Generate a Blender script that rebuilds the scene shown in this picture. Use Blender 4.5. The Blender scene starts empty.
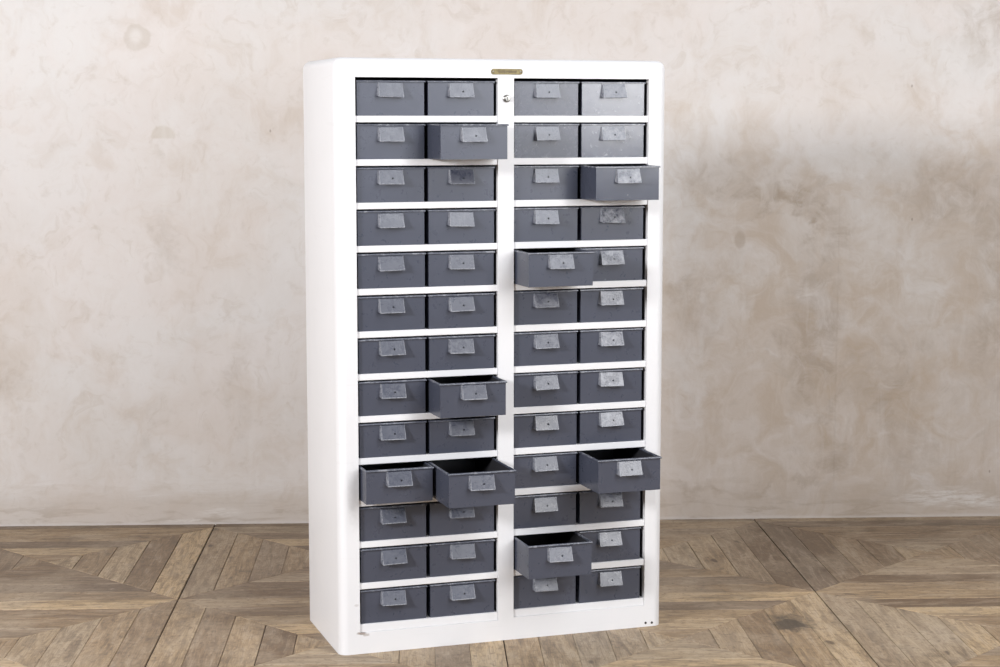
import bpy, bmesh, math, random
from mathutils import Vector, Matrix

sc = bpy.context.scene
col = sc.collection
R = math.radians

# ------------------------------------------------------------------ camera
# world: X along the plaster wall, +Y towards the wall (its face is y = 0), floor z = 0
cd = bpy.data.cameras.new('camera')
cam = bpy.data.objects.new('camera', cd)
col.objects.link(cam)
cam.location = (0.177, -7.279, 1.642)
cam.rotation_euler = (R(90 - 6.75), 0, R(-2.69))
cd.sensor_width = 36
cd.lens = 1801.3 / 1000 * 36
cd.clip_end = 60
sc.camera = cam

# ------------------------------------------------------------------ light
sc.view_settings.view_transform = 'Standard'
sc.view_settings.look = 'None'
sc.view_settings.gamma = 1
sc.view_settings.use_curve_mapping = False
sc.view_settings.exposure = -0.05

world = bpy.data.worlds.new('studio')
sc.world = world
world.use_nodes = True
wnt = world.node_tree
bg = wnt.nodes['Background']
wtc = wnt.nodes.new('ShaderNodeTexCoord')
wsep = wnt.nodes.new('ShaderNodeSeparateXYZ')
wramp = wnt.nodes.new('ShaderNodeValToRGB')
wnt.links.new(wtc.outputs['Generated'], wsep.inputs[0])
wnt.links.new(wsep.outputs['Z'], wramp.inputs[0])
wramp.color_ramp.elements[0].position = 0.0
wramp.color_ramp.elements[0].color = (.30, .32, .36, 1)
wramp.color_ramp.elements[1].position = 0.75
wramp.color_ramp.elements[1].color = (.95, .98, 1.08, 1)
wnt.links.new(wramp.outputs[0], bg.inputs[0])
bg.inputs[1].default_value = 0.28


def area(name, loc, target, sx, sy, power, colr):
    ld = bpy.data.lights.new(name, 'AREA')
    ld.shape = 'RECTANGLE'
    ld.size, ld.size_y = sx, sy
    ld.energy = power
    ld.color = colr
    o = bpy.data.objects.new(name, ld)
    col.objects.link(o)
    o.location = loc
    d = Vector(target) - Vector(loc)
    o.rotation_euler = d.to_track_quat('-Z', 'Y').to_euler()
    return o


area('softbox_key', (-4.1, -5.9, 2.7), (0.0, -0.9, 1.0), 0.8, 0.8, 395, (0.99, 0.985, 1.0))
area('softbox_fill', (4.15, -5.29, 2.52), (0.9, -1.6, 1.3), 1.3, 2.0, 112, (1.0, 0.985, 0.97))
area('softbox_overhead', (2.45, -4.05, 3.8), (0.9, -2.4, 0.5), 1.8, 1.5, 84, (0.95, 0.97, 1.0))
area('added_rear_light', (4.0, -8.2, 2.0), (0.4, -1.8, 1.75), 3.8, 1.05, 80, (0.86, 0.90, 1.0))  # unseen cool lamp added behind the camera for blue sheen on upper drawers

# ------------------------------------------------------------------ helpers
rng = random.Random(7)


def link(name, bm, mats, parent=None, smooth=30):
    me = bpy.data.meshes.new(name)
    bm.normal_update()
    bm.to_mesh(me)
    bm.free()
    for m in (mats if isinstance(mats, (list, tuple)) else [mats]):
        me.materials.append(m)
    if smooth:
        me.shade_smooth()
        me.set_sharp_from_angle(angle=R(smooth))
    o = bpy.data.objects.new(name, me)
    col.objects.link(o)
    o.parent = parent
    return o


def face(bm, pts, mi=0):
    f = bm.faces.new([bm.verts.new(p) for p in pts])
    f.material_index = mi
    return f


def box(bm, x0, x1, y0, y1, z0, z1, mi=0):
    v = [bm.verts.new((x, y, z)) for x in (x0, x1) for y in (y0, y1) for z in (z0, z1)]
    for idx in ((0, 1, 3, 2), (4, 6, 7, 5), (0, 4, 5, 1), (2, 3, 7, 6), (0, 2, 6, 4), (1, 5, 7, 3)):
        f = bm.faces.new([v[i] for i in idx])
        f.material_index = mi
    return v


def tube(bm, pts, r, n=6, mi=0, closed=False):
    pts = [Vector(p) for p in pts]
    rings = []
    N = len(pts)
    for i, p in enumerate(pts):
        a = pts[i - 1] if (i or closed) else p
        b = pts[(i + 1) % N] if (i < N - 1 or closed) else p
        t = (b - a).normalized()
        if closed or 0 < i < N - 1:
            t1, t2 = (p - a).normalized(), (b - p).normalized()
            k = 1 / max(0.5, math.sqrt((1 + t1.dot(t2)) / 2))
        else:
            k = 1
        up = Vector((0, 0, 1))
        s = t.cross(up).normalized()
        u = s.cross(t)
        rings.append([bm.verts.new(p + s * math.cos(2 * math.pi * j / n) * r * k + u * math.sin(2 * math.pi * j / n) * r)
                      for j in range(n)])
    for i in range(N if closed else N - 1):
        A, B = rings[i], rings[(i + 1) % N]
        for j in range(n):
            f = bm.faces.new((A[j], A[(j + 1) % n], B[(j + 1) % n], B[j]))
            f.material_index = mi
    if not closed:
        bm.faces.new(rings[0][::-1]); bm.faces.new(rings[-1])


# ------------------------------------------------------------------ materials
def mat(name):
    m = bpy.data.materials.new(name)
    m.use_nodes = True
    nt = m.node_tree
    b = nt.nodes['Principled BSDF']
    return m, nt, b


class G:
    """short-hand for building node graphs"""
    def __init__(s, nt):
        s.nt = nt

    def n(s, t, **k):
        nd = s.nt.nodes.new(t)
        for a, b in k.items():
            setattr(nd, a, b)
        return nd

    def plug(s, sock, v):
        if hasattr(v, 'is_output'):
            s.nt.links.new(v, sock)
        else:
            sock.default_value = v

    def coord(s, kind='Object'):
        return s.n('ShaderNodeTexCoord').outputs[kind]

    def mapping(s, vec, scale=(1, 1, 1), loc=(0, 0, 0), rot=(0, 0, 0)):
        nd = s.n('ShaderNodeMapping')
        s.plug(nd.inputs['Vector'], vec)
        s.plug(nd.inputs['Scale'], scale)
        s.plug(nd.inputs['Location'], loc)
        s.plug(nd.inputs['Rotation'], rot)
        return nd.outputs[0]

    def noise(s, vec, scale, detail=4, rough=.55, dist=0.0, out=0):
        nd = s.n('ShaderNodeTexNoise')
        s.plug(nd.inputs['Vector'], vec)
        nd.inputs['Scale'].default_value = scale
        nd.inputs['Detail'].default_value = detail
        nd.inputs['Roughness'].default_value = rough
        nd.inputs['Distortion'].default_value = dist
        return nd.outputs[out]

    def ramp(s, fac, stops, interp='LINEAR'):
        nd = s.n('ShaderNodeValToRGB')
        s.plug(nd.inputs[0], fac)
        nd.color_ramp.interpolation = interp
        el = nd.color_ramp.elements
        while len(el) < len(stops):
            el.new(0.5)
        for e, (p, c) in zip(el, stops):
            e.position = p
            e.color = (c, c, c, 1) if isinstance(c, (int, float)) else (*c, 1)
        return nd.outputs[0]

    def math(s, op, a, b=0.0, clamp=False):
        nd = s.n('ShaderNodeMath', operation=op, use_clamp=clamp)
        s.plug(nd.inputs[0], a)
        s.plug(nd.inputs[1], b)
        return nd.outputs[0]

    def mix(s, fac, a, b, mode='MIX'):
        nd = s.n('ShaderNodeMix', data_type='RGBA', blend_type=mode)
        s.plug(nd.inputs[0], fac)
        s.plug(nd.inputs[6], (*a, 1) if isinstance(a, tuple) and len(a) == 3 else a)
        s.plug(nd.inputs[7], (*b, 1) if isinstance(b, tuple) and len(b) == 3 else b)
        return nd.outputs[2]

    def bump(s, h, strength, dist):
        nd = s.n('ShaderNodeBump')
        s.plug(nd.inputs['Height'], h)
        nd.inputs['Strength'].default_value = strength
        nd.inputs['Distance'].default_value = dist
        return nd.outputs[0]

    def blob(s, vec, c, sx, sz, soft=.35, wob=None):
        """1 inside an ellipse on the wall face (x, z), 0 outside, edge width `soft`"""
        m = s.mapping(vec, (1 / sx, 0, 1 / sz), (-c[0] / sx, 0, -c[1] / sz))
        ln = s.n('ShaderNodeVectorMath', operation='LENGTH')
        s.plug(ln.inputs[0], m)
        d = ln.outputs['Value']
        if wob is not None:
            d = s.math('ADD', d, wob)
        mr = s.n('ShaderNodeMapRange', interpolation_type='SMOOTHSTEP')
        s.plug(mr.inputs[0], d)
        mr.inputs[1].default_value = 1 + soft
        mr.inputs[2].default_value = 1 - soft
        return mr.outputs[0]


def make_plaster():
    m, nt, b = mat('aged_plaster')
    g = G(nt)
    P = g.coord('Object')
    warp = g.n('ShaderNodeVectorMath', operation='MULTIPLY_ADD')
    nt.links.new(g.noise(P, 3.0, 3, .6, 0, 1), warp.inputs[0])
    warp.inputs[1].default_value = (.35, 0, .35)
    nt.links.new(P, warp.inputs[2])
    Q = warp.outputs[0]
    wc = g.n('ShaderNodeVectorMath', operation='SUBTRACT')
    nt.links.new(g.noise(P, 4.0, 6, .62, .6, 1), wc.inputs[0])
    wc.inputs[1].default_value = (.5, .5, .5)
    wd = g.n('ShaderNodeVectorMath', operation='MULTIPLY_ADD')
    nt.links.new(wc.outputs[0], wd.inputs[0])
    wd.inputs[1].default_value = (.55, 0, .55)
    nt.links.new(P, wd.inputs[2])
    T = wd.outputs[0]
    brk = g.ramp(g.noise(g.mapping(P, (1, 1, 1), (5, 0, 2)), 8, 7, .7, 1.0), [(.40, .15), (.60, 1)])
    big = g.noise(Q, 1.1, 4, .6, .4)
    mid = g.noise(g.mapping(Q, loc=(3.1, 0, 7.7)), 3.0, 7, .66, .5)
    mid2 = g.noise(g.mapping(Q, loc=(9.4, 0, 1.3)), 5.5, 7, .68, .6)
    fine = g.noise(P, 16, 6, .65, .4)
    smear = g.noise(g.mapping(P, (1.4, 1, 9.0)), 3.0, 7, .7, .5)
    drip = g.noise(g.mapping(P, (7.0, 1, 1.1)), 2.2, 6, .66, .6)
    wob = g.math('MULTIPLY', g.math('SUBTRACT', mid, .5), 4.0)
    wobs = g.math('MULTIPLY', g.math('SUBTRACT', mid2, .5), 3.4)
    pale, pink, tan, brown = (.665, .64, .622), (.665, .62, .592), (.485, .395, .31), (.345, .27, .20)
    c = g.mix(g.ramp(big, [(.42, 0), (.58, 1)]), pale, pink)
    # where the top coat has worn to tan plaster
    reg = None
    for cx, cz, sx, sz, k in ((2.1, .55, 1.2, .85, .95), (1.5, .9, .6, .7, .85), (2.5, 1.2, .6, .5, .8), (1.7, 1.32, .5, .25, .7),
                              (-.85, .35, .9, .30, .35), (-1.5, .7, .22, .45, .4), (-.62, 1.25, .3, .35, .3), (-.35, 1.75, .5, .35, .3),
                              (.4, 2.05, .9, .2, .25), (1.3, 1.85, .5, .3, .2), (2.0, 1.8, .5, .3, .25)):
        t = g.math('MULTIPLY', g.blob(T, (cx, cz), sx, sz, .7, wob), k)
        reg = t if reg is None else g.math('MAXIMUM', reg, t)
    patch = g.math('ADD', g.math('MULTIPLY', g.ramp(mid, [(.38, 0), (.62, 1)]), .65), g.math('MULTIPLY', g.ramp(mid2, [(.40, 0), (.62, 1)]), .5))
    c = g.mix(g.math('MULTIPLY', reg, g.math('ADD', g.math('MULTIPLY', patch, .8), .28), True), c, tan)
    c = g.mix(g.math('MULTIPLY', g.ramp(mid2, [(.52, 0), (.70, 1)]), .28), c, tan)
    for cx, cz, sx, sz, k in ((1.68, 1.33, .20, .06, .55), (1.84, 1.22, .06, .16, .5), (1.80, .75, .10, .28, .5), (1.86, .32, .05, .22, .5),
                              (2.56, 1.0, .14, .45, .45), (2.45, 1.38, .14, .16, .35), (2.55, 2.05, .2, .12, .5), (1.35, .9, .10, .16, .3),
                              (1.55, .16, .30, .035, .5), (2.05, .62, .2, .14, .35), (-1.50, .62, .10, .14, .35), (-.83, 1.12, .06, .10, .3), (1.66, 1.30, .10, .05, .5), (1.45, 1.38, .2, .05, .35), (2.2, .45, .06, .2, .4), (1.25, .95, .08, .05, .4),
                              (-.55, .62, .05, .22, .25), (-.92, .42, .05, .14, .25), (2.3, 1.3, .12, .1, .35)):
        c = g.mix(g.math('MULTIPLY', g.math('MULTIPLY', g.blob(T, (cx, cz), sx, sz, .6, wobs), brk), k), c, brown)
    c = g.mix(g.math('MULTIPLY', g.blob(P, (1.498, 1.158), .022, .036, .25), .4), c, brown)
    # pale trowelled patches
    for cx, cz, sx, sz, k in ((-1.35, 1.95, .40, .32, .5), (2.42, 1.70, .10, .26, .5), (1.27, 1.25, .10, .17, .45), (-.7, 1.45, .25, .2, .4),
                              (1.55, .98, .12, .12, .35), (1.30, .62, .10, .14, .35), (2.25, .95, .12, .10, .3), (2.05, 1.52, .25, .14, .3),
                              (2.1, 1.15, .1, .16, .3), (-1.0, .9, .2, .3, .35)):
        c = g.mix(g.math('MULTIPLY', g.math('MULTIPLY', g.blob(T, (cx, cz), sx, sz, .5, wobs), brk), k), c, (.68, .66, .64))
    # filled round hole and half-round patch
    w2 = g.math('MULTIPLY', g.math('SUBTRACT', fine, .5), .7)
    c = g.mix(g.math('MULTIPLY', g.blob(P, (-.920, 1.966), .052, .052, .12, w2), .5), c, (.50, .445, .385))
    c = g.mix(g.math('MULTIPLY', g.blob(P, (-.925, 1.972), .024, .026, .5, w2), .6), c, (.70, .67, .64))
    half = g.math('MULTIPLY', g.blob(P, (-.826, 1.575), .048, .045, .15, w2), g.blob(P, (-.826, 1.625), .4, .055, .1))
    c = g.mix(g.math('MULTIPLY', half, .45), c, (.50, .44, .36))
    # rubbed-in trowel marks and runs
    c = g.mix(g.math('MULTIPLY', g.ramp(drip, [(.54, 0), (.70, 1)]), .22), c, (.70, .675, .65))
    c = g.mix(g.math('MULTIPLY', g.ramp(fine, [(.28, 1), (.44, 0)]), .25), c, (.42, .355, .295))
    c = g.mix(g.math('MULTIPLY', g.ramp(g.noise(g.mapping(Q, (1, 1, 1), (2, 0, 5)), 9, 6, .7, 1.2), [(.57, 0), (.66, 1)]), .25), c, (.47, .40, .33))
    # upright board joint
    joint = g.math('MULTIPLY', g.blob(P, (1.905, .55), .004, .75, .3), g.ramp(fine, [(.4, 0), (.6, 1)]))
    c = g.mix(g.math('MULTIPLY', joint, .28), c, (.38, .31, .25))
    # nail marks
    for cx, cz in ((2.205, 1.24), (-.40, 1.60), (2.56, .19), (2.19, 1.78), (-.155, .20)):
        c = g.mix(g.math('MULTIPLY', g.blob(P, (cx, cz), .0035, .006, .5), .6), c, (.24, .19, .15))
    # mop band at the foot of the wall
    ws = g.math('MULTIPLY', g.math('SUBTRACT', smear, .5), 2.4)
    foot = g.blob(P, (0, 0), 40, .13, .5, ws)
    c = g.mix(g.math('MULTIPLY', foot, .5), c, (.46, .385, .315))
    c = g.mix(g.math('MULTIPLY', g.ramp(smear, [(.5, 0), (.62, 1)]), g.math('MULTIPLY', foot, .5)), c, (.36, .29, .225))
    line = g.blob(P, (0, 0), 40, .010, .6, ws)
    c = g.mix(g.math('MULTIPLY', line, .5), c, (.62, .58, .55))
    ws2 = g.math('MULTIPLY', g.math('SUBTRACT', smear, .5), 3.0)
    smb = g.ramp(g.noise(g.mapping(P, (4, 1, 22)), 3.0, 6, .7, .6), [(.40, 0), (.58, 1)])
    for cx, cz, sx, sz, k in ((-.63, .05, .07, .018, .4), (-.78, .018, .12, .007, .5), (2.38, .085, .17, .030, .6), (2.55, .055, .14, .018, .5)):
        c = g.mix(g.math('MULTIPLY', g.math('MULTIPLY', g.blob(P, (cx, cz), sx, sz, .5, ws2), smb), k), c, (.74, .71, .68))
    nt.links.new(c, b.inputs['Base Color'])
    b.inputs['Roughness'].default_value = .75
    b.inputs['Specular IOR Level'].default_value = .25
    h = g.math('ADD', g.math('MULTIPLY', mid, .6), g.math('MULTIPLY', fine, .25))
    nt.links.new(g.bump(h, .25, .02), b.inputs['Normal'])
    return m


def make_wood():
    m, nt, b = mat('reclaimed_parquet')
    g = G(nt)
    at = g.n('ShaderNodeAttribute', attribute_name='plank_tint')
    sep = g.n('ShaderNodeSeparateColor')
    nt.links.new(at.outputs['Color'], sep.inputs[0])
    r1, r2, r3 = sep.outputs
    uv = g.n('ShaderNodeUVMap', uv_map='grain').outputs[0]
    grain = g.noise(g.mapping(uv, (3.2, 24, 1)), 1.0, 8, .74, 1.3)
    fib = g.noise(g.mapping(uv, (12, 240, 1)), 1.0, 4, .65, .2)
    blot = g.noise(g.mapping(uv, (5, 12, 1)), 1.0, 6, .65, .6)
    P = g.coord('Object')
    wear = g.noise(P, 2.2, 7, .68, .5)
    grit = g.noise(P, 45, 6, .7, .4)
    c = g.ramp(r1, [(0, (.17, .105, .055)), (.28, (.27, .178, .098)), (.55, (.39, .27, .152)), (.8, (.42, .31, .19)), (1, (.56, .40, .225))])
    c = g.mix(g.math('MULTIPLY', r3, .32), c, (.295, .26, .22))
    c = g.mix(g.math('MULTIPLY', g.ramp(grain, [(.38, 1), (.53, 0)]), .70), c, (.15, .105, .07))
    c = g.mix(g.math('MULTIPLY', g.ramp(grain, [(.51, 0), (.66, 1)]), .45), c, (.52, .43, .33))
    c = g.mix(g.math('MULTIPLY', g.ramp(fib, [(.38, 1), (.50, 0)]), .55), c, (.16, .115, .08))
    c = g.mix(g.math('MULTIPLY', g.ramp(blot, [(.30, 1), (.45, 0)]), .60), c, (.12, .09, .065))
    c = g.mix(g.math('MULTIPLY', g.ramp(blot, [(.55, 0), (.72, 1)]), .35), c, (.50, .41, .31))
    c = g.mix(g.math('MULTIPLY', g.ramp(wear, [(.48, 0), (.66, 1)]), .48), c, (.47, .38, .28))
    c = g.mix(g.math('MULTIPLY', g.ramp(grit, [(.36, 1), (.47, 0)]), .5), c, (.12, .085, .06))
    c = g.mix(g.math('MULTIPLY', g.ramp(grit, [(.60, 0), (.70, 1)]), .35), c, (.55, .48, .40))
    # dark spill on the boards to the right of the cabinet
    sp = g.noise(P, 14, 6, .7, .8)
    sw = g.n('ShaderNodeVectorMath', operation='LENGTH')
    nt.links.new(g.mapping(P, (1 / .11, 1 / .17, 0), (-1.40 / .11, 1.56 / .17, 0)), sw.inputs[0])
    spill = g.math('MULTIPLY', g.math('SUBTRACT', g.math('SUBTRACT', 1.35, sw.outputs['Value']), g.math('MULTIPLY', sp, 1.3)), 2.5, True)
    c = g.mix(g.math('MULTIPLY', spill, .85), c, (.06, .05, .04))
    knot = g.noise(g.mapping(uv, (6, 14, 1), (4.2, 1.7, 0)), 1.0, 1, .4)
    c = g.mix(g.math('MULTIPLY', g.ramp(knot, [(.2, 1), (.245, 0)]), .75), c, (.08, .055, .04))
    nt.links.new(c, b.inputs['Base Color'])
    rg = g.ramp(wear, [(.3, .42), (.7, .62)])
    nt.links.new(rg, b.inputs['Roughness'])
    b.inputs['Specular IOR Level'].default_value = .35
    h = g.math('ADD', grain, g.math('MULTIPLY', fib, .4))
    nt.links.new(g.bump(h, .25, .004), b.inputs['Normal'])
    return m


def make_white():
    m, nt, b = mat('white_enamel_paint')
    g = G(nt)
    P = g.coord('Object')
    n1 = g.noise(P, 5, 6, .6, .4)
    n2 = g.noise(g.mapping(P, (3, 3, 30)), 2, 5, .6, .4)
    c = g.mix(g.math('MULTIPLY', g.ramp(n1, [(.5, 0), (.72, 1)]), .10), (.755, .752, .76), (.62, .61, .60))
    c = g.mix(g.math('MULTIPLY', g.ramp(n2, [(.62, 0), (.72, 1)]), .12), c, (.55, .54, .53))
    # rubbed smudge on the left stile and chips at the sill
    w = g.math('MULTIPLY', g.math('SUBTRACT', g.noise(P, 60, 4), .5), 1.6)
    c = g.mix(g.math('MULTIPLY', g.blob(P, (-.016, .50), .014, .07, .8, w), .35), c, (.45, .44, .43))
    c = g.mix(g.math('MULTIPLY', g.blob(P, (-.012, .155), .006, .004, .5, w), .4), c, (.40, .36, .33))
    c = g.mix(g.math('MULTIPLY', g.blob(P, (.004, .0650), .013, .0048, .35, w), .85), c, (.28, .22, .18))
    c = g.mix(g.math('MULTIPLY', g.blob(P, (.018, .0595), .010, .0045, .35, w), .6), c, (.35, .30, .26))
    nt.links.new(c, b.inputs['Base Color'])
    b.inputs['Roughness'].default_value = .38
    nt.links.new(g.bump(n1, .05, .01), b.inputs['Normal'])
    return m


def make_grey(name, base, wear_sheen_gain, pull=False):
    m, nt, b = mat(name)
    g = G(nt)
    info = g.n('ShaderNodeObjectInfo')
    off = g.n('ShaderNodeVectorMath', operation='SCALE')
    off.inputs[0].default_value = (37.0, 11.0, 23.0)
    nt.links.new(info.outputs['Random'], off.inputs['Scale'])
    add = g.n('ShaderNodeVectorMath', operation='ADD')
    nt.links.new(g.coord('Object'), add.inputs[0])
    nt.links.new(off.outputs[0], add.inputs[1])
    P = add.outputs[0]
    sep = g.n('ShaderNodeSeparateColor')
    nt.links.new(info.outputs['Color'], sep.inputs[0])
    wear, gloss = sep.outputs[0], sep.outputs[1]  # wear also carries sheen painted onto pulls and rims
    n1 = g.noise(P, 38, 6, .7, .3)
    n2 = g.noise(P, 150, 4, .7, .5)
    n3 = g.noise(P, 12, 4, .6, .5)
    # flecks of lighter rubbed paint, also used as painted sheen on pulls and rims
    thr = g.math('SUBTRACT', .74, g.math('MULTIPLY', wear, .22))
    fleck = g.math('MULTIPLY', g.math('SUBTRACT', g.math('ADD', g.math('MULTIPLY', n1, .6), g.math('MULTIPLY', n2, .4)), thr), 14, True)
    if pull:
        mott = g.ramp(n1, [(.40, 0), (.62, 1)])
        fleck = g.math('MAXIMUM', fleck, g.math('MULTIPLY', g.math('MULTIPLY', mott, g.math('POWER', wear, 2.0)), .85))  # pale mottling; high values paint bright reflections onto the pulls
    if pull:      # paint rubbed off along the folded edges
        sx = g.n('ShaderNodeSeparateXYZ')
        nt.links.new(g.coord('Object'), sx.inputs[0])
        ax = g.math('ABSOLUTE', sx.outputs['X'])
        e1 = g.ramp(ax, [(.0355, 0), (.0380, 1), (.0390, 1), (.0396, 0)])
        e2 = g.ramp(g.math('MULTIPLY', sx.outputs['Z'], -1.0), [(.040, 0), (.0425, 1)])
        edge = g.math('MULTIPLY', g.math('MAXIMUM', e1, e2), g.ramp(n2, [(.36, 0), (.56, 1)]))
        fleck = g.math('MAXIMUM', fleck, edge)
    c = g.mix(g.ramp(n3, [(.35, 0), (.65, 1)]), base, tuple(x * 1.06 for x in base))
    c = g.mix(g.math('MULTIPLY', fleck, wear_sheen_gain), c, (.42, .43, .46))
    nt.links.new(c, b.inputs['Base Color'])
    r = g.math('ADD', g.ramp(n1, [(.3, .22), (.7, .36)] if pull else [(.3, .265), (.7, .305)]), g.math('MULTIPLY', fleck, .12))
    r = g.math('MULTIPLY', r, g.math('SUBTRACT', 1.0, gloss))
    nt.links.new(r, b.inputs['Roughness'])
    b.inputs['Specular IOR Level'].default_value = .6
    h = g.math('ADD', g.math('MULTIPLY', n1, .7), g.math('MULTIPLY', n3, .8))
    h = g.math('MULTIPLY', h, g.math('ADD', 1.0, g.math('MULTIPLY', gloss, 24.0)))
    nt.links.new(g.bump(h, .14 if pull else .012, .004), b.inputs['Normal'])
    return m


def make_plain(name, colr, rough, metal=0.0, speck=0.0):
    m, nt, b = mat(name)
    g = G(nt)
    n = g.noise(g.coord('Object'), 220, 4, .65, .4)
    c = g.mix(g.math('MULTIPLY', g.ramp(n, [(.42, 0), (.62, 1)]), speck), colr, tuple(x * .35 for x in colr))
    nt.links.new(c, b.inputs['Base Color'])
    b.inputs['Roughness'].default_value = rough
    b.inputs['Metallic'].default_value = metal
    return m


PLASTER = make_plaster()
WOOD = make_wood()
WHITE = make_white()
GREY = make_grey('slate_grey_paint', (.054, .060, .084), .45)
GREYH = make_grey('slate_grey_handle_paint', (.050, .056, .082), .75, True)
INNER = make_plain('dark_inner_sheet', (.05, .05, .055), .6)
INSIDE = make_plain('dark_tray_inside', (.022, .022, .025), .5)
BRASS = make_plain('tarnished_brass', (.22, .18, .085), .45, .55, .6)
NICKEL = make_plain('worn_nickel', (.42, .41, .38), .35, 1.0, .3)
DARK = make_plain('dark_filler', (.035, .028, .022), .8)
ENGRAVE = make_plain('blackened_engraving', (.10, .075, .045), .6)

# ------------------------------------------------------------------ setting
bm = bmesh.new()
box(bm, -7, 8, 0, .2, -.01, 4.2)
wall = link('wall_back', bm, PLASTER, None, 0)
wall['kind'] = 'structure'


def build_floor():
    """square panels of concentric mitred planks, as in the photograph"""
    NR = 5
    XB = [-7.32, -6.21, -5.10, -3.99, -2.87, -1.76, -.648, .450, 1.572, 2.69, 3.80, 4.91, 6.02, 7.13]
    YB_ = [-1.165 + 1.11 * i for i in range(-7, 3)]
    bm = bmesh.new()
    uvl = bm.loops.layers.uv.new('grain')
    cl = bm.loops.layers.float_color.new('plank_tint')
    top, low = 0.0, -.006

    def plank(pts, along, tint, u0, v0, seam):
        """pts: polygon (x, y) counter-clockwise; shrunk a little, with a chamfered edge"""
        n = len(pts)
        P = [Vector(p) for p in pts]

        def inset(d):
            out = []
            for i in range(n):
                a, p, q = P[i - 1], P[i], P[(i + 1) % n]
                e1, e2 = (p - a).normalized(), (q - p).normalized()
                n1, n2 = Vector((-e1.y, e1.x)), Vector((-e2.y, e2.x))
                k = n1 + n2
                out.append(p + k * (d / max(.35, (1 + n1.dot(n2)))))
            return out
        g0 = rng.choice((.0004, .0006, .0010, .0016))
        rings = []
        for d, z in ((g0, low), (g0, top - .0012), (g0 + .0016, top)):
            ring = []
            for p, q in zip(P, inset(d)):
                if seam is not None and abs(p.x - seam[0]) < 1e-6:
                    q = Vector((p.x + seam[1] * (d + .0014), q.y))
                ring.append(bm.verts.new((q.x, q.y, z)))
            rings.append(ring)
        fs = []
        for A, B in zip(rings, rings[1:]):
            for i in range(n):
                fs.append(bm.faces.new((A[i], A[(i + 1) % n], B[(i + 1) % n], B[i])))
        fs.append(bm.faces.new(rings[-1]))
        for f in fs:
            f.material_index = 0
            for lp in f.loops:
                c = lp.vert.co
                uvl_v = (c.x, c.y) if along == 'x' else (c.y, c.x)
                lp[uvl].uv = (uvl_v[0] + u0, uvl_v[1] + v0)
                lp[cl] = (*tint, 1)

    for xa, xb in zip(XB, XB[1:]):
        for ya, yb in zip(YB_, YB_[1:]):
            cx, cy, hx, hy = (xa + xb) / 2, (ya + yb) / 2, (xb - xa) / 2, (yb - ya) / 2
            # panels along the wall tinted darker and greyer, painting in the light falloff there
            wall_shade = yb > -.5
            mood = rng.random() * .5 + (-.25 if wall_shade else .35)
            for q in range(4):
                for k in range(NR):
                    a, b2 = 1 - k / NR, 1 - (k + 1) / NR
                    cor = [(-1, -1), (1, -1), (1, 1), (-1, 1)]
                    c0, c1 = cor[q], cor[(q + 1) % 4]
                    pts = [(cx + hx * c0[0] * a, cy + hy * c0[1] * a), (cx + hx * c1[0] * a, cy + hy * c1[1] * a)]
                    if b2 > 1e-6:
                        pts += [(cx + hx * c1[0] * b2, cy + hy * c1[1] * b2), (cx + hx * c0[0] * b2, cy + hy * c0[1] * b2)]
                    else:
                        pts += [(cx, cy)]
                    tint = (min(1, max(0, rng.gauss(.38 + .3 * mood, .32))), rng.random(), min(1, rng.random() ** 1.6 + (.2 if wall_shade else 0)))
                    seam = None
                    if k == 0 and q == 1:
                        seam = (xb, -1)
                    if k == 0 and q == 3:
                        seam = (xa, 1)
                    plank(pts, 'x' if q % 2 == 0 else 'y', tint, rng.uniform(0, 50), rng.uniform(0, 50), seam)
    face(bm, [(-7, -9, low), (8, -9, low), (8, .1, low), (-7, .1, low)], 1)
    # cut away whatever would run behind the wall face
    geom = bm.verts[:] + bm.edges[:] + bm.faces[:]
    bmesh.ops.bisect_plane(bm, geom=geom, plane_co=(0, 0, 0), plane_no=(0, 1, 0), clear_outer=True)
    o = link('floor', bm, [WOOD, DARK], None, 0)
    o['kind'] = 'structure'
    return o


build_floor()

# ------------------------------------------------------------------ cabinet
# local frame: x along the front from the left edge of the drawer bays, y into the depth, z up from the floor
H = 1.829
XL, XR = -.065, 1.0135
YB = .434
ZS = 1.786                       # top of the opening grid datum; shelf k has its top at ZS - .13 k
DZ = .13
B = [(-.0005, .4497), (.5012, .9515)]
ZT = ZS - .0155                  # top of the opening
ZBOT = [.0665, .0715]            # bottom of the two bays


def row_z(k, bay):
    return ZS - DZ * k - (.00030 * k + .0002 if bay == 0 else .00006 * k)


cab = bpy.data.objects.new('storage_cabinet', None)
col.objects.link(cab)
cab.location = (0, -1.8397, 0)
cab.rotation_euler = (0, 0, R(15.861))
cab['label'] = 'tall white metal cabinet with fifty-two slate grey drawers, eight pulled open, on parquet floor'
cab['category'] = 'cabinet'


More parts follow.
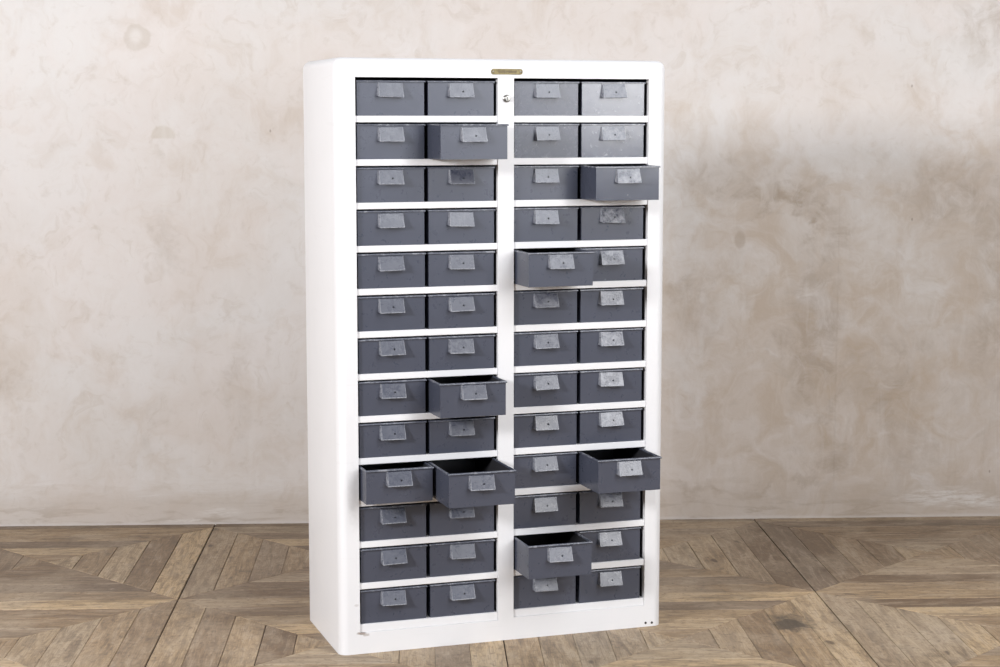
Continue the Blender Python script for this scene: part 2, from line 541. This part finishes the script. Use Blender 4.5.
def build_body():
    bm = bmesh.new()
    r = .027
    v = box(bm, XL, XR, 0, YB, 0.0, H)
    ed, ed2 = [], []
    for e in bm.edges:
        a, b_ = e.verts[0].co, e.verts[1].co
        back = a.y > .1 and b_.y > .1
        if abs(a.z - b_.z) > 1 or (a.z > 1 and b_.z > 1):
            (ed2 if back else ed).append(e)
    bmesh.ops.bevel(bm, geom=ed, offset=r, segments=7, profile=.5, affect='EDGES')
    ed2 = [e for e in bm.edges if all(v.co.y > YB - 1e-5 for v in e.verts) and not all(v.co.z < 1e-5 for v in e.verts)]
    bmesh.ops.bevel(bm, geom=ed2, offset=.011, segments=4, profile=.5, affect='EDGES')
    # drop the flat front sheet and put the framed one in its place
    for f in list(bm.faces):
        c = f.calc_center_median()
        if abs(c.y) < 1e-5 and f.calc_area() > .3:
            bm.faces.remove(f)
    xs = [XL + r, B[0][0], B[0][1], B[1][0], B[1][1], XR - r]
    for i in range(5):
        bay = 0 if i < 3 else 1
        zb = ZBOT[bay]
        xa, xb = xs[i], xs[i + 1]
        zs = [0, zb, ZT, H - r]
        for k in range(3):
            if k == 1 and i in (1, 3):
                continue
            face(bm, [(xa, 0, zs[k]), (xb, 0, zs[k]), (xb, 0, zs[k + 1]), (xa, 0, zs[k + 1])])
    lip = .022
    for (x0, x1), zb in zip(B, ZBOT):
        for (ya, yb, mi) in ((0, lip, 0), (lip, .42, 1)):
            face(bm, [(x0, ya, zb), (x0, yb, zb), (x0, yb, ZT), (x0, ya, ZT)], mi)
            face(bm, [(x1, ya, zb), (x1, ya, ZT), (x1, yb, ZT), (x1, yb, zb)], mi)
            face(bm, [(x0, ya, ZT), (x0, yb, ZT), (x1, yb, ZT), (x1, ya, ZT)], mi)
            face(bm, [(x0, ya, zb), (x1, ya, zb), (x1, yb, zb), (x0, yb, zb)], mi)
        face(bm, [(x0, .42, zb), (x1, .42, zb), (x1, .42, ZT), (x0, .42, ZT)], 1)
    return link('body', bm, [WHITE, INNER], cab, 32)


build_body()

def build_shelf(width, ft):
    bm = bmesh.new()
    box(bm, 0, width, .004, .0056, -ft, 0)                  # rolled front lip
    bmesh.ops.bevel(bm, geom=[e for e in bm.edges if all(abs(v.co.y - .004) < 1e-6 for v in e.verts)
                              and abs(e.verts[0].co.z - e.verts[1].co.z) < 1e-6], offset=.0013, segments=2, affect='EDGES')
    box(bm, 0, width, .0056, .418, -.0016, 0)               # tray the drawers stand on
    box(bm, 0, width, .0056, .016, -ft, -ft + .0016)        # folded-back return
    return bm


for bay, (x0, x1) in enumerate(B):
    first = None
    for k in range(1, 14):
        if k == 13:      # the lowest shelf's lip reaches down to the bottom rail
            s = link('shelf', build_shelf(x1 - x0 - .0008, row_z(13, bay) - ZBOT[bay] - .0001), WHITE, cab, 30)
        elif first is None:
            first = s = link('shelf', build_shelf(x1 - x0 - .0008, (.0195, .0203)[bay]), WHITE, cab, 30)
        else:
            s = first.copy()
            col.objects.link(s)
            s.parent = cab
        s.location = (x0 + .0004, 0, row_z(k, bay))

# ------------------------------------------------------------------ drawers
DW, DH, DD = .2155, .1055, .395


def build_drawer():
    """open steel tray with a rolled rim; front face at y = 0, left edge x = 0, standing on z = 0"""
    bm = bmesh.new()
    t = .0018
    W_, D_, H_ = DW, DD, DH
    rr = .0030
    box(bm, rr, W_ - rr, 0, t, 0, H_ - .002)           # front sheet
    box(bm, rr, W_ - rr, D_ - t, D_, 0, H_ - .003)     # back sheet
    box(bm, rr, rr + t, t, D_ - t, 0, H_ - .003)
    box(bm, W_ - rr - t, W_ - rr, t, D_ - t, 0, H_ - .003)
    box(bm, rr + t, W_ - rr - t, t, D_ - t, 0.0002, t)
    bmesh.ops.recalc_face_normals(bm, faces=bm.faces[:])
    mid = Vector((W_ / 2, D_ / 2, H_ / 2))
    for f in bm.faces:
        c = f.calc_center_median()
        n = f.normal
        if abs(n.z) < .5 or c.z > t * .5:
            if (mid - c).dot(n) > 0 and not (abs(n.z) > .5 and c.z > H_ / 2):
                f.material_index = 1          # darker colour for the inside faces
    return bm


def build_rim():
    """folded strip round the mouth of the tray, standing a little proud of its sheets"""
    bm = bmesh.new()
    h, o, i_ = .0056, .0048, .0050
    outer = [(0, -o), (DW, -o), (DW, DD), (0, DD)]
    inner = [(i_, .0020), (DW - i_, .0020), (DW - i_, DD - i_), (i_, DD - i_)]
    c = .0009
    def ring(pts, z, ins=0.0):
        cx_, cy_ = DW / 2, DD / 2
        return [bm.verts.new((x - math.copysign(ins, x - cx_), y - math.copysign(ins, y - cy_), z)) for x, y in pts]
    rs = [ring(inner, DH - h), ring(outer, DH - h, c), ring(outer, DH - h + c), ring(outer, DH - .0028), ring(outer, DH - .0010, .0008), ring(outer, DH, .0024), ring(inner, DH)]
    for A, C in zip(rs, rs[1:] + rs[:1]):
        for k in range(4):
            bm.faces.new((A[k], A[(k + 1) % 4], C[(k + 1) % 4], C[k]))
    bmesh.ops.recalc_face_normals(bm, faces=bm.faces[:])
    return bm


def build_handle(hole=True):
    """bent sheet pull: inclined plate with triangular cheeks; hinge line at z = 0, hangs down to z = -hh"""
    bm = bmesh.new()
    w, hh, top, bot, t = .0388, .0425, .0060, .0200, .0014
    # plate as grid with an eight-sided hole in it
    def P(u, v, d=0.0):
        # u across, v 0 (top) .. 1 (bottom); d = offset behind the plate
        yy = -(top + (bot - top) * v)
        n = Vector((0, hh, (bot - top))).normalized()
        p = Vector((u * (w - .0018 * (1 - v)), yy, -hh * v)) + n * d
        return p
    if hole:
        n = 8
        hu, hv, hr = .10, .60, .0030
        ring = [(hu + hr / w * math.cos(2 * math.pi * (i + .5) / n), hv + hr / hh * math.sin(2 * math.pi * (i + .5) / n)) for i in range(n)]
        quad = [(1, hv), (1, 1), (hu, 1), (-1, 1), (-1, hv), (-1, 0), (hu, 0), (1, 0)]
        for d, flip in ((0, False), (t, True)):
            rv = [bm.verts.new(P(u, v, d)) for u, v in ring]
            qv = [bm.verts.new(P(u, v, d)) for u, v in quad]
            for i in range(n):
                # ring vertex i sits between outer i and i+1
                f = [qv[i], qv[(i + 1) % n], rv[i]]
                bm.faces.new(f if flip else f[::-1])
                f = [qv[(i + 1) % n], rv[(i + 1) % n], rv[i]]
                bm.faces.new(f if flip else f[::-1])
    else:
        for d, flip in ((0, False), (t, True)):
            f = [bm.verts.new(P(*q, d)) for q in ((-1, 1), (1, 1), (1, 0), (-1, 0))]
            bm.faces.new(f if not flip else f[::-1])
    # plate rim
    loop = [(-1, 0), (-1, 1), (1, 1), (1, 0)]
    for i in range(4):
        a, b_ = loop[i], loop[(i + 1) % 4]
        face(bm, [P(*a), P(*b_), P(*b_, t), P(*a, t)])
    # cheeks back to the drawer front
    for s in (-1, 1):
        p0, p1 = P(s, 0), P(s, 1)
        q0, q1 = Vector((s * (w + .0012), 0, 0.0005)), Vector((s * (w + .0040), 0, -hh * .92))
        for off in (0, -s * t):
            o = Vector((off, 0, 0))
            face(bm, [p0 + o, p1 + o, q1 + o, q0 + o])
        face(bm, [p1, q1, q1 + Vector((-s * t, 0, 0)), p1 + Vector((-s * t, 0, 0))])
    # top web that closes the pull against the front
    face(bm, [P(-1, 0), P(1, 0), Vector((w + .0012, 0, .0005)), Vector((-w - .0012, 0, .0005))])
    # folded hem along the bottom edge
    tube(bm, [P(-.99, 1, .0007), P(.99, 1, .0007)], .0013, 6)
    # rivet dimples at the corners
    for u, v in ((-.84, .14), (.84, .14), (-.84, .86), (.84, .86)):
        c = P(u, v)
        rv = [bm.verts.new(P(u + .0015 / w * math.cos(a), v + .0015 / hh * math.sin(a), -.0001)) for a in [2 * math.pi * i / 6 for i in range(6)]]
        tip = bm.verts.new(P(u, v, -.0008))
        for i in range(6):
            bm.faces.new((rv[i], rv[(i + 1) % 6], tip))
    bmesh.ops.recalc_face_normals(bm, faces=bm.faces[:])
    return bm


CX = [.0034, .2266, .5035, .7262]
OPEN = {(2, 2): .120, (3, 4): .114, (5, 3): .123, (8, 2): .107, (10, 1): .065, (10, 2): .193, (10, 4): .147, (12, 3): .127}
NOHOLE = {(1, 1), (2, 1), (4, 1), (4, 2), (5, 1), (12, 2)}
# paleness of the pulls by column: rubbed paint plus painted-in reflections
WEAR_SHEEN = {1: .25, 2: .28, 3: .6, 4: .8}
ORD = ['', 'first', 'second', 'third', 'fourth', 'fifth', 'sixth', 'seventh', 'eighth', 'ninth', 'tenth', 'eleventh', 'twelfth', 'thirteenth']

d_me = r_me = None
h_me = {}
for k in range(1, 14):
    for c in range(1, 5):
        if d_me is None:
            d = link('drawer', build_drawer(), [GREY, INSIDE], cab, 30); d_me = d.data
            rm = link('rim', build_rim(), GREY, d, 40); r_me = rm.data
        else:
            d = bpy.data.objects.new('drawer', d_me); col.objects.link(d); d.parent = cab
            rm = bpy.data.objects.new('rim', r_me); col.objects.link(rm); rm.parent = d
        hk = (k, c) not in NOHOLE
        if hk not in h_me:
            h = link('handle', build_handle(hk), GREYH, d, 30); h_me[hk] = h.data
        else:
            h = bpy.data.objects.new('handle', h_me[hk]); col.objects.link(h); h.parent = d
        op = OPEN.get((k, c), 0)
        jit = rng.uniform(-.0015, .0015)
        d.location = (CX[c - 1] + rng.uniform(-.0006, .0006), -op if op else .0105 + jit, row_z(k, 0 if c < 3 else 1) + .0004)
        if op:
            d['label'] = 'slate grey drawer pulled open, %s row, column %d' % (ORD[k], c)
        wf = .25
        if c >= 3 and k <= 2:
            wf = .75
        elif c == 4 and k <= 5:
            wf = .5
        gl = {(1, 4): .35, (2, 4): .40, (1, 3): .05, (2, 3): .05, (3, 4): .3}.get((k, c), 0)
        d.color = (wf + rng.uniform(-.1, .1), gl, 0, 1)
        rm.color = (1.0, gl, 0, 1)  # fleck value set high to paint in the light the rims catch
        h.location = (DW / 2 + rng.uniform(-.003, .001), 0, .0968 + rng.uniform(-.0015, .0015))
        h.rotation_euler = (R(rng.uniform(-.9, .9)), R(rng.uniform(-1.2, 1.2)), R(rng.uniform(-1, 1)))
        wv = 1.0 if c == 4 and 3 <= k <= 10 else WEAR_SHEEN[c] * (1 - .03 * max(0, k - 6))  # right-hand pulls paled to paint in their bright reflections; lower rows less
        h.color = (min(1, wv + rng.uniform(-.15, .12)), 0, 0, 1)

# ------------------------------------------------------------------ lock, nameplate, screws
bm = bmesh.new()
prof = [(.0115, 0), (.0115, -.003), (.0095, -.0045), (.0095, -.010), (.008, -.0118), (.0045, -.0122)]
n = 20
rings = [[bm.verts.new((r_ * math.cos(2 * math.pi * i / n), y, r_ * math.sin(2 * math.pi * i / n))) for i in range(n)] for r_, y in prof]
for A, C in zip(rings, rings[1:]):
    for i in range(n):
        bm.faces.new((A[i], A[(i + 1) % n], C[(i + 1) % n], C[i]))
bm.faces.new(rings[-1])
bmesh.ops.recalc_face_normals(bm, faces=bm.faces[:])
lock = link('lock', bm, NICKEL, cab, 30)
lock.location = (.4768, 0, ZS - .0775)
lock['label'] = 'round nickel lock barrel'
bm = bmesh.new()
box(bm, -.001, .001, -.0126, -.0118, -.0048, .0048)
link('keyhole', bm, DARK, lock, 0)

bm = bmesh.new()
pw, ph = .0515, .0082
outline = []
for cx_, s in ((pw - ph, 1), (-(pw - ph), -1)):
    for i in range(9):
        a = -math.pi / 2 + math.pi * i / 8
        outline.append((cx_ + s * math.cos(a) * ph * .9, s * math.sin(a) * ph))
vt = [bm.verts.new((x, -.0022, z)) for x, z in outline]
vm = [bm.verts.new((x * 1.008, -.0014, z * 1.06)) for x, z in outline]
vb = [bm.verts.new((x * 1.008, 0, z * 1.06)) for x, z in outline]
bm.faces.new(vt)
N = len(outline)
for A, C in ((vt, vm), (vm, vb)):
    for i in range(N):
        bm.faces.new((A[i], C[i], C[(i + 1) % N], A[(i + 1) % N]))
bmesh.ops.recalc_face_normals(bm, faces=bm.faces[:])
plate = link('nameplate', bm, BRASS, cab, 30)
plate.location = (.4778, 0, ZS + .0040)
plate['label'] = 'small tarnished brass nameplate'
bm = bmesh.new()
r2 = random.Random(3)
x = -.028
while x < .028:
    wd = r2.uniform(.0012, .003)
    z0, z1 = r2.uniform(-.0042, -.002), r2.uniform(.002, .0042)
    box(bm, x, x + wd, -.0025, -.0021, z0, z1)
    x += wd + r2.uniform(.001, .0022)
link('engraving', bm, ENGRAVE, plate, 0)
for s in (-1, 1):
    bm = bmesh.new()
    bmesh.ops.create_uvsphere(bm, u_segments=10, v_segments=6, radius=.0028, matrix=Matrix.Translation((s * .0445, -.0022, 0)) @ Matrix.Diagonal((1, .5, 1, 1)))
    link('pin', bm, NICKEL, plate, 40)
for x, z in ((.957, .0125), (.979, .0115)):
    bm = bmesh.new()
    bmesh.ops.create_uvsphere(bm, u_segments=10, v_segments=6, radius=.0042, matrix=Matrix.Diagonal((1, .45, 1, 1)))
    s = link('screw', bm, DARK, cab, 40)
    s.location = (x, 0, z)
    s['label'] = 'dark screw head'
